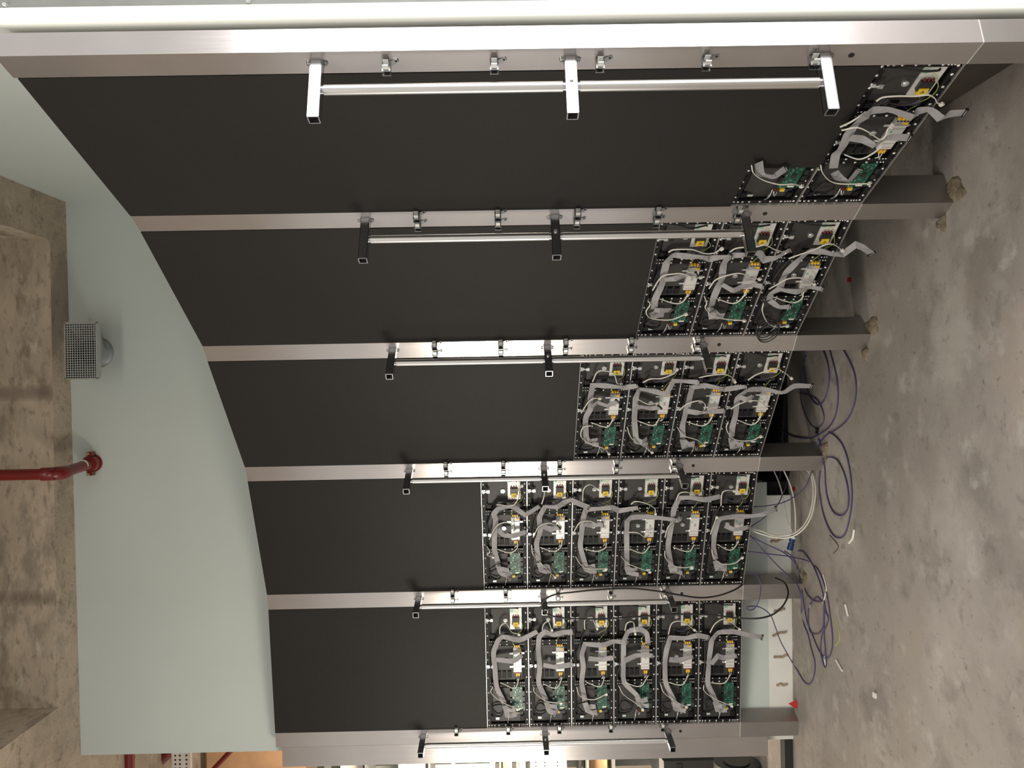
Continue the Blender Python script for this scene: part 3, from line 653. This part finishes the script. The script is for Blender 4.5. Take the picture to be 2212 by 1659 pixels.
for (k, row) in sorted(CABLES):
    if k == 1:
        lb = ['open cabinet at the bottom of the nearest bay, its ribbon hanging far past the edge', 'half-hidden open cabinet in the nearest bay, mostly covered by the screen face'][row]
        cabinet(k, row, lb, part=(row == 1)); continue
    n = NROW[k]; nm = RN[n][n-1-row]
    between = {2: 'second', 3: 'third', 4: 'fourth', 5: 'fifth'}[k]
    cabinet(k, row, f'open cabinet with grey ribbons, {nm} of the {({3: "three", 4: "four", 6: "six"})[n]} in the {between} bay from the nearest')
# ------------------------------------------------------------------ duct hood, sprinkler pipe
wp = depth_pt(214, 762, wy(0)); cx, cz = wp.x, wp.z
e = empty('exhaust_hood', (cx, wy(cx), cz)); tag(e, 'galvanised wire-meshed duct hood sticking out of the pale wall under the ceiling', 'duct')
b = MB(); n = 28; r = .078
for y0, y1, rr_ in ((0, -.09, r), (-.05, -.06, r+.006), (-.004, -.0, r+.012)):
    b.cyl((0, y0, 0), (0, y1, 0), rr_, n, 0, None, y0 != 0)
b.cyl((.02, -.03, -r-.002), (.02, -.03, -r-.014), .004, 6); b.build('round_duct', 'galv', e)
hw, hh, dz, y1, y0 = .158, .088, -.038, -.24, -.085
circ = [(r*math.cos(2*PI*i/n+PI/4), y0, r*math.sin(2*PI*i/n+PI/4)) for i in range(n)]
def sq(t):
    a = 2*PI*t/n+PI/4; c_, s_ = math.cos(a), math.sin(a); m_ = max(abs(c_), abs(s_)); return (hw*c_/m_, y1, dz+hh*s_/m_)
rect = [sq(i) for i in range(n)]
b = MB(); b.add(circ+rect, [(i, (i+1) % n, n+(i+1) % n, n+i) for i in range(n)])
rect2 = [(x, y1-.04, z) for x, _, z in rect]
b.add(rect+rect2, [(i, (i+1) % n, n+(i+1) % n, n+i) for i in range(n)])
b.box((-hw-.004, y1-.046, dz-hh-.004), (-hw+.004, y1-.036, dz+hh+.004)); b.box((hw-.004, y1-.046, dz-hh-.004), (hw+.004, y1-.036, dz+hh+.004))
b.box((-hw, y1-.046, dz-hh-.004), (hw, y1-.036, dz-hh+.004)); b.box((-hw, y1-.046, dz+hh-.004), (hw, y1-.036, dz+hh+.004))
b.build('tapered_hood', 'galv', e)
MB().cyl((0, -.088, 0), (0, -.02, 0), r*.93, n).build('duct_interior', 'hole', e)
b = MB(); x = -hw
while x < hw: b.box((x-.0009, y1-.043, dz-hh), (x+.0009, y1-.041, dz+hh)); x += .0135
z = -hh
while z < hh: b.box((-hw, y1-.043, dz+z-.0009), (hw, y1-.041, dz+z+.0009)); z += .0135
b.build('wire_mesh', 'mesh', e)

fp = depth_pt(203, 1000, wy(-.45)); el = depth_pt(118, 1024, 4.57)
e = empty('sprinkler_pipe', (fp.x, wy(fp.x), fp.z)); tag(e, 'red sprinkler pipe elbowing out of the pale wall and up past the ceiling beam', 'pipe')
def rel(p): return Vector(p)-e.location
q = rel(el); y_ = q.y; rp = .0305
b = MB(); arc = [(0, -.01, 0), (0, y_+.10, 0)]
arc = [Vector((0, -.005, 0)), Vector((q.x*.5, y_*.5, 0)), Vector((q.x, y_+.085, 0))]
for i in range(1, 7): a = PI/2*i/6; arc.append(Vector((q.x, y_+.085-.085*math.sin(a), .085-.085*math.cos(a))))
arc.append(Vector((q.x, y_, 1.0)))
b.tube(arc, rp, 20, 0, 3); b.build('pipe', 'redpaint', e)
b = MB(); b.tube(arc[2:9], rp+.006, 20, 0, 2); b.build('elbow', 'redpaint', e)
b = MB(); b.cyl((0, -.06, 0), (0, -.012, 0), .046, 20); b.cyl((0, -.012, 0), (0, 0, 0), .052, 20); b.cyl((0, -.075, 0), (0, -.06, 0), .038, 20)
for s_ in (-1, 1): b.box((s_*.058-.012, -.058, -.016), (s_*.058+.012, -.018, .016))
g = b.build('grooved_coupling', 'redpaint', e)
for s_ in (-1, 1):
    bb = MB(); bb.cyl((s_*.060, -.075, 0), (s_*.060, .0, 0), .006, 8); bb.cyl((s_*.060, -.078, 0), (s_*.060, -.070, 0), .010, 6); bb.cyl((s_*.060, -.014, 0), (s_*.060, -.006, 0), .010, 6); bb.build('bolt', 'brass', g)
b = MB(); b.cyl((0, -.135, 0), (0, -.127, 0), rp+.0015, 20); b.build('pale_band', 'plug', e)

# ------------------------------------------------------------------ loose flat cladding plate beside the far post
e = empty('cladding_panel', (-2.18, 4.985, 0)); tag(e, 'long flat grey metal panel standing upright left of the farthest post', 'panel', None, 'thing')
xa, xb = -2.245, -2.126
b = MB(); b.bbox((xa+2.18, -.05, .178), (xb+2.18, -.03, 3.065), .002); b.build('face_sheet', 'steel', e)
b = MB(); b.box((xa+2.19, -.03, .19), (xa+2.205, .0, 3.05)); b.box((xb+2.15, -.03, .19), (xb+2.165, .0, 3.05)); b.build('folded_back', 'plate_grey', e)

# ------------------------------------------------------------------ mortar patches at the post feet
def lump(name, c, sx, sy, h, seed, label, cat='mortar'):
    rr = random.Random(seed); n, mm = 18, 6; b = MB(); vs = []
    for j in range(mm+1):
        f = j/mm
        for i in range(n):
            a = 2*PI*i/n; k_ = 1+.28*math.sin(3*a+seed)+rr.uniform(-.12, .12); rad = math.cos(f*PI/2)*k_
            vs.append((c[0]+sx*rad*math.cos(a), c[1]+sy*rad*math.sin(a), -.003+h*math.sin(f*PI/2)*(1+rr.uniform(-.2, .2))))
    b.add(vs, [(j*n+i, j*n+(i+1) % n, (j+1)*n+(i+1) % n, (j+1)*n+i) for j in range(mm) for i in range(n)], 0, True)
    o = b.build(name, 'patch'); tag(o, label, cat, 'mortar left at the post feet'); return o
for k, (dx, dy, sx, sy, h) in {2: (.07, .035, .042, .09, .013), 3: (.06, .03, .040, .085, .012), 4: (.05, .02, .05, .04, .018), 5: (.06, -.0, .05, .035, .015)}.items():
    p = PR[k]; lump('mortar_patch', (p[0]+dx*.6, p[1]-.03+dy), sx, sy, h, k, f'rough broken mortar lump on the right of the foot of the {PNAME[k]}')
for k in (2, 3):
    p = PL[k]; lump('mortar_patch', (p[0]-.02, p[1]+.0), .03, .035, .02, 20+k, f'small crumbled mortar lump on the left of the foot of the {PNAME[k]}')

# ------------------------------------------------------------------ cables on and above the floor
def floor_cable(name, pts, r, mt, label, cat='cable', group=None, extra=(), steps=6):
    """pts: (x, y) traced on the floor, or (x, y, depth) hanging free at that distance"""
    ps = []
    for p in pts:
        if len(p) == 2: q = floor_pt(p[0], p[1], r+.001); ps.append(q)
        else: ps.append(depth_pt(*p))
    b = MB(); b.tube(ps, r, 8, 0, steps); o = b.build(name, mt); tag(o, label, cat, group); return o, ps
G = 'purple data cables trailing on the floor'
floor_cable('data_cable', [(1741, 770), (1733, 800), (1729, 830), (1731, 870), (1741, 898), (1752, 917), (1763, 924), (1772, 921), (1779, 909), (1778, 890), (1767, 866), (1750, 855), (1727, 848)], .0032, 'purple', 'purple cable forming the inner loop behind the third bay, with a black clip', 'cable', G)
floor_cable('data_cable', [(1740, 750), (1736, 775), (1737, 800), (1742, 835), (1752, 860), (1766, 874), (1778, 868), (1787, 845), (1791, 815), (1788, 785), (1778, 755)], .0035, 'purple', 'dark purple cable curving between the inner loop and the middle arc', 'cable', G)
floor_cable('data_cable', [(1791, 752), (1800, 785), (1808, 820), (1810, 860), (1805, 895), (1793, 920), (1778, 933), (1755, 945), (1738, 947), (1713, 943), (1696, 934), (1689, 930)], .0036, 'purple', 'purple cable in a long middle arc behind the third bay, running to the dark opening', 'cable', G)
floor_cable('data_cable', [(1820, 752), (1835, 780), (1846, 808), (1849, 845), (1843, 880), (1829, 908), (1809, 926), (1788, 938), (1776, 950), (1768, 966), (1772, 985), (1776, 1000)], .0036, 'purple', 'outermost purple arc behind the third bay, ending at the foot of the fourth post', 'cable', G)
floor_cable('data_cable', [(1790, 933), (1803, 941), (1818, 958), (1829, 985), (1836, 1020), (1840, 1060), (1838, 1100), (1830, 1140), (1822, 1158), (1812, 1162), (1800, 1156), (1786, 1132), (1775, 1095), (1769, 1050), (1772, 1015), (1782, 992), (1796, 988), (1810, 996), (1824, 1024), (1832, 1060), (1832, 1092), (1824, 1110), (1812, 1113), (1799, 1104), (1788, 1078), (1783, 1045), (1781, 1010), (1773, 960), (1768, 948)], .0038, 'purple', 'big double loop of purple cable lying in front of the fourth bay', 'cable', G)
floor_cable('data_cable', [(1626, 1095, 4.75), (1655, 1093, 4.72), (1690, 1086, 4.7), (1720, 1070, 4.7), (1742, 1048, 4.66), (1753, 1020, 4.55)], .003, 'purple', 'thin purple cable rising from the floor to the bottom of the fourth bay', 'cable', G)
floor_cable('data_cable', [(1622, 1138, 4.75), (1655, 1115, 4.72), (1678, 1093, 4.75), (1692, 1065, 4.8), (1702, 1035, 4.85), (1706, 1018, 4.9)], .003, 'purple', 'purple cable slanting from the fourth bay towards the fourth post foot', 'cable', G)
floor_cable('data_cable', [(1620, 1156, 4.72), (1650, 1190, 4.7), (1680, 1222, 4.66), (1705, 1245, 4.6), (1722, 1262, 4.55), (1731, 1290, 4.5), (1731, 1320), (1737, 1350), (1745, 1370), (1752, 1400), (1760, 1430), (1759, 1455), (1752, 1474), (1744, 1478), (1735, 1470), (1722, 1448), (1711, 1430), (1700, 1411, 4.85), (1686, 1385, 4.85), (1675, 1355, 4.85), (1665, 1330, 4.85), (1650, 1316, 4.8), (1635, 1310, 4.75), (1617, 1310, 4.72), (1613, 1314, 4.72), (1620, 1318, 4.72), (1632, 1312, 4.72), (1641, 1290, 4.7), (1643, 1262, 4.7), (1634, 1243, 4.7), (1615, 1237, 4.75)], .0032, 'purple', 'long purple cable with a small curl beside the white plaster strip', 'cable', G, steps=5)
floor_cable('data_cable', [(1615, 1191, 4.72), (1665, 1197, 4.7), (1710, 1203, 4.6), (1745, 1212), (1765, 1228), (1778, 1255), (1787, 1290), (1793, 1330), (1798, 1375), (1796, 1405), (1789, 1420), (1780, 1421), (1768, 1403), (1756, 1375), (1744, 1345), (1737, 1310), (1733, 1280), (1728, 1250), (1722, 1225), (1712, 1203, 4.6), (1695, 1190, 4.65)], .0034, 'purple', 'tangled purple cable looping to the right in front of the fifth bay', 'cable', G, steps=5)
floor_cable('data_cable', [(1620, 1158, 4.72), (1660, 1178, 4.7), (1694, 1194, 4.65), (1716, 1215, 4.55), (1728, 1235), (1735, 1262), (1743, 1283), (1755, 1296), (1768, 1300), (1779, 1300), (1779, 1325), (1778, 1350), (1772, 1365), (1760, 1370), (1750, 1364), (1746, 1345), (1746, 1320), (1752, 1302), (1765, 1290), (1774, 1298)], .0034, 'purple', 'tangled purple cable with the small inner loop in front of the fifth bay', 'cable', G, steps=5)
floor_cable('data_cable', [(1724, 1190), (1735, 1192), (1745, 1204), (1758, 1225), (1768, 1250), (1777, 1280), (1783, 1318), (1789, 1335), (1785, 1352), (1776, 1370), (1772, 1400), (1776, 1425), (1782, 1442), (1785, 1430), (1783, 1410), (1780, 1360), (1781, 1310)], .0034, 'purple', 'purple cable with the narrow loop reaching farthest to the left on the floor', 'cable', G, steps=5)
GW = 'white cables hanging below the fourth bay'
floor_cable('white_cable', [(1618, 1142, 4.72), (1640, 1152, 4.68), (1675, 1161, 4.62), (1705, 1161, 4.58), (1730, 1148, 4.53), (1748, 1125, 4.5), (1758, 1095, 4.5), (1762, 1055, 4.52), (1755, 1025, 4.56), (1748, 1016, 4.6)], .0042, 'whitewire', 'outer white cable sweeping down in a wide arc below the fourth bay', 'cable', GW)
floor_cable('white_cable', [(1618, 1140, 4.74), (1645, 1147, 4.72), (1675, 1157, 4.66), (1707, 1155, 4.6), (1728, 1143, 4.57), (1744, 1122, 4.54), (1754, 1092, 4.53), (1757, 1055, 4.55), (1752, 1028, 4.58), (1744, 1016, 4.62)], .0042, 'whitewire', 'inner white cable running alongside the wide white arc', 'cable', GW)
floor_cable('white_cable', [(1672, 1018, 4.9), (1682, 1040, 4.88), (1691, 1072, 4.85), (1697, 1110, 4.8), (1705, 1135, 4.75), (1711, 1150, 4.74)], .004, 'whitewire', 'thin white cable nearest the wall, dropping to the blue connector', 'cable', GW)
floor_cable('white_cable', [(1693, 1016, 4.8), (1706, 1045, 4.78), (1714, 1075, 4.76), (1718, 1110, 4.75), (1718, 1150, 4.74)], .0045, 'whitewire', 'thicker white cable dropping straight to the blue connector', 'cable', GW)
b = MB(); p1 = depth_pt(1714, 1156, 4.74); p2 = depth_pt(1706, 1188, 4.74); p2.z = max(p2.z, .02); d = (p2-p1)
b.cyl(p1, p1+d*.45, .017, 12); b.cyl(p1+d*.45, p1+d*.55, .012, 12); b.cyl(p1+d*.55, p2, .017, 12); b.cyl(p1+d*.08, p1+d*.24, .0176, 12, 1)
tag(b.build('blue_connector', ['bluecase', 'plug']), 'blue two-part cable connector on the ends of the white cables by the wall', 'connector')
# black cable looped over the rail of the fifth post
floor_cable('black_cable', [(1604, 1263, 4.70), (1585, 1275, 4.62), (1550, 1287, 4.6), (1510, 1291, 4.58), (1460, 1284, 4.57), (1420, 1277, 4.56), (1360, 1271, 4.56), (1290, 1274, 4.56), (1240, 1279, 4.56), (1200, 1284, 4.57), (1180, 1293, 4.57), (1171, 1304, 4.58), (1174, 1318, 4.6), (1190, 1330, 4.6), (1230, 1336, 4.6), (1300, 1337, 4.6), (1380, 1332, 4.6), (1450, 1327, 4.58), (1530, 1328, 4.56), (1590, 1335, 4.54), (1635, 1336, 4.5), (1668, 1328, 4.5), (1690, 1310, 4.5), (1701, 1290, 4.52), (1702, 1275, 4.56), (1694, 1258, 4.62), (1675, 1248, 4.72)], .0048, 'blackwire', 'long black cable hooked over the middle arm of the fifth post', 'cable')
# black clip ring on the floor cable
b = MB(); p = floor_pt(1765, 930, .01); p0 = floor_pt(1765, 925, .012); b.cyl(p0, p, .011, 10, 0, .007); b.cyl(p, floor_pt(1764, 936, .008), .007, 10)
tag(b.build('cable_plug', 'blackwire'), 'small black plug at the end of the inner purple loop', 'plug')
# coil hanging over the bottom cabinet of the second bay
b = MB(); pts = []; A, u, L = bay(2); n2 = Vector((u.y, -u.x)); rr = random.Random(9)
for i in range(62):
    a = i*2*PI/18; rr_ = .043+.006*math.sin(i*.31); c = A+u*(.115)+n2*(.030+.0006*i)
    cc = c+u*(rr_*1.7*math.cos(a)); pts.append((cc.x, cc.y, ZB+.172+rr_*math.sin(a)))
b.tube(pts, .0028, 6, 0, 3); tag(b.build('cable_coil', 'blackwire'), 'coil of thin black cable hanging over the bottom of the second bay', 'cable')

# ------------------------------------------------------------------ scraps on the floor
def scrap(name, a, bb, r, mt, label, cat, mid=None):
    b = MB(); pts = [floor_pt(*a, r), floor_pt(*bb, r)] if not mid else [floor_pt(*a, r), floor_pt(*mid, r), floor_pt(*bb, r)]
    b.tube(pts, r, 7, 0, 5); tag(b.build(name, mt), label, cat)
scrap('plastic_offcut', (1845, 1144), (1834, 1173), .006, 'plug', 'curved white plastic offcut on the floor beside the big purple loop', 'scrap', (1842, 1162))
scrap('wire_offcut', (1778, 1241), (1778, 1303), .0038, 'whitewire', 'curved white wire offcut lying over the purple tangle', 'scrap', (1785, 1272))
scrap('wire_offcut', (1781, 1418), (1783, 1437), .0038, 'whitewire', 'short straight white offcut at the tip of the narrow purple loop', 'scrap')
scrap('plastic_offcut', (1826, 1306), (1832, 1331), .006, 'plug', 'short white stub with a blue side, alone on the floor', 'scrap')
scrap('plastic_offcut', (1806, 1426), (1819, 1449), .0055, 'plug', 'slanted white stub with a knobbed end below the yellow wire', 'scrap')
scrap('yellow_wire', (1807, 1338), (1804, 1396), .002, 'yellowgreen', 'thin bent yellow wire on the floor', 'scrap', (1814, 1378))
scrap('twig_of_wire', (1792, 1156), (1800, 1196), .002, 'brown', 'thin brown bent wire with a pale end near the big purple loop', 'scrap', (1811, 1180))
for (x_, y_, lb) in ((1835, 605, 'small red paint mark on the dark floor below the second bay'), (1715, 1056, 'small red mark on the floor beside the wall below the fourth bay')):
    b = MB(); c = floor_pt(x_, y_, 0); b.obox(c+Vector((0, 0, .001)), (.010, 0, 0), (.002, .024, 0), (0, 0, .001)); tag(b.build('paint_mark', 'redbit'), lb, 'mark')
b = MB(); c = floor_pt(1889, 1498, .005); b.box((c.x-.02, c.y-.012, .0005), (c.x+.004, c.y+.012, .010)); tag(b.build('paper_scrap', 'plug'), 'small pale square scrap alone on the open floor', 'scrap')
b = MB(); c = floor_pt(1713, 1521, .02); b.add([(c.x-.03, c.y, .001), (c.x+.03, c.y-.01, .001), (c.x, c.y+.01, .045), (c.x, c.y-.03, .001)], [(0, 1, 2), (0, 3, 1), (1, 3, 2), (3, 0, 2)]); tag(b.build('red_wedge', 'redbit'), 'small red triangular wedge behind the farthest post', 'wedge')
b = MB(); c = floor_pt(1752, 1310, .01); rr = random.Random(3); 
b.add([(c.x+rr.uniform(-.02, .02), c.y+rr.uniform(-.03, .03), .002+rr.random()*.02) for _ in range(9)], [(0, 1, 2), (2, 3, 4), (4, 5, 6), (1, 4, 7), (3, 6, 8), (0, 5, 8)]); tag(b.build('plastic_wrapper', 'clearplastic'), 'crumpled clear plastic scrap inside the purple tangle', 'scrap')

# ------------------------------------------------------------------ things in the side room, seen in the narrow gap
def at2(x, y, Y): return depth_pt(x, y, Y)
def slab(name, x0, x1, y0, y1, Y, dY, mt, label, cat, group=None, kind='thing'):
    """box whose front fills the traced span at distance Y"""
    p, q = at2(x0, y0, Y), at2(x1, y1, Y); b = MB(); b.box((min(p.x, q.x), Y, min(p.z, q.z)), (max(p.x, q.x), Y+dY, max(p.z, q.z)))
    o = b.build(name, mt); tag(o, label, cat, group, kind); return o
def hpipe(x, Y, r, mt, label, y0=1600, y1=1700, x2=None):
    p, q = at2(x, y0, Y), at2(x2 or x, y1, Y); q = p+(q-p)*((-5.9-p.x)/(q.x-p.x)) if x2 is None else p+(q-p)*2.2; b = MB(); b.cyl(p, q, r, 16); tag(b.build('sprinkler_pipe', mt), label, 'pipe')
hpipe(279, 5.6, .034, 'redpaint', 'thick red pipe across the gap beyond the end of the pale wall')
hpipe(375, 6.2, .045, 'redpaint', 'orange-red pipe slanting just above the perforated tray', 1612, 1668, 318)
hpipe(508, 6.6, .020, 'redpaint', 'thin red pipe slanting below the perforated tray', 1612, 1668, 455)
def perforated(x0, x1, Y, name, label, cat, horizontal=True, y0=1606, y1=2250):
    p, q = at2(x0, y0, Y), at2(x1, y1, Y); xa, xb = min(p.x, q.x), max(p.x, q.x); za, zb_ = min(p.z, q.z), max(p.z, q.z)
    e = empty(name, (xa, Y, 0)); tag(e, label, cat); b = MB(); b.box((0, 0, za), (xb-xa, .02, zb_)); b.box((0, -.015, za), (xb-xa, 0, za+.006)); b.box((0, -.015, zb_-.006), (xb-xa, 0, zb_)); b.build('tray', 'rack', e)
    h = MB(); x = .01
    while x < xb-xa-.01:
        for f in (.25, .6, .85): zc = za+(zb_-za)*f; h.box((x, -.0015, zc-.006), (x+.012, .0, zc+.006))
        x += .03
    h.build('slots', 'hole', e)
perforated(372, 424, 5.9, 'cable_tray', 'white perforated cable tray high in the gap beyond the wall', 'cable tray')
perforated(1145, 1230, 6.80, 'slotted_panel', 'pale slotted rack sheet in the gap below the grey panel', 'rack', y1=1990)
slab('plywood_sheet', 446, 662, 1600, 1990, 6.9, .2, 'wood', 'large orange-brown board high up in the side room', 'board')
GR = 'goods on the racking in the side room'
for (x0, x1, mt, lb) in ((735, 790, 'rack', 'ribbed white bundle at the left of the side room goods'), (860, 925, 'rack', 'second ribbed white bundle among the side room goods'), (1058, 1076, 'wood', 'narrow honey-coloured board on edge in the side room'),
                         (1086, 1112, 'wood', 'brown board beside the dark gap in the side room'), (1250, 1262, 'machine', 'thin dark strut next to a bright white board in the side room'), (1266, 1318, 'wood', 'pinkish plywood box end in the side room')):
    slab('stored_board', x0, x1, 1632, 1990, 6.9, .25, mt, lb, 'board', GR)
for x0, x1, lb in ((700, 720, 'uppermost grey rack beam in the side room'), (975, 990, 'grey rack beam between the bright goods of the side room'), (1116, 1142, 'grey rack beam beside the slotted rack sheet')):
    slab('rack_beam', x0, x1, 1632, 2020, 6.84, .04, 'plate_grey', lb, 'beam', 'racking beams in the side room')
e = empty('storage_rack', (-3.3, 6.84, 0)); tag(e, 'tall open storage rack carrying boards in the bright side room', 'rack')
for x_ in (-.06, -1.3):
    for y_ in (-.12, .42): MB().box((x_, y_, 0), (x_+.05, y_+.05, 3.4)).build('upright', 'plate_grey', e)
for px_ in (790, 925, 1076, 1112, 1262, 1318): z_ = at2(px_, 1650, 6.9).z-.012; MB().box((-1.3, -.07, z_-.014), (.25, .46, z_-.001)).build('shelf', 'plate_grey', e)
b = MB(); p, q = at2(1425, 1636, 6.2), at2(1640, 1700, 6.2); e = empty('machine', (p.x, 6.2, 0)); tag(e, 'dark machine standing in the side room near the floor', 'machine')
b.bbox((q.x-p.x, 0, q.z), (.0, .5, p.z), .03); b.build('body', 'machine', e)
s_ = MB()
for i in range(3): x_ = -.05-.07*i; s_.box((x_-.045, -.004, p.z-.16), (x_, .0, p.z-.12))
s_.build('vents', 'hole', e)
b = MB(); p = at2(1672, 1650, 5.7); b.cyl((p.x-.15, 5.7, .16), (p.x+.02, 5.7, .16), .155, 24); b.cyl((p.x+.02, 5.7, .16), (p.x+.03, 5.7, .16), .09, 20)
tag(b.build('wheel', 'machine'), 'black wheel on the floor by the lower end of the grey panel', 'wheel')
b = MB(); p = floor_pt(1718, 1597); b.box((p.x-.26, 5.02, 0), (p.x+.1, 5.10, .05)); tag(b.build('dark_batten', 'machine'), 'short dark batten on the floor behind the farthest post', 'batten')
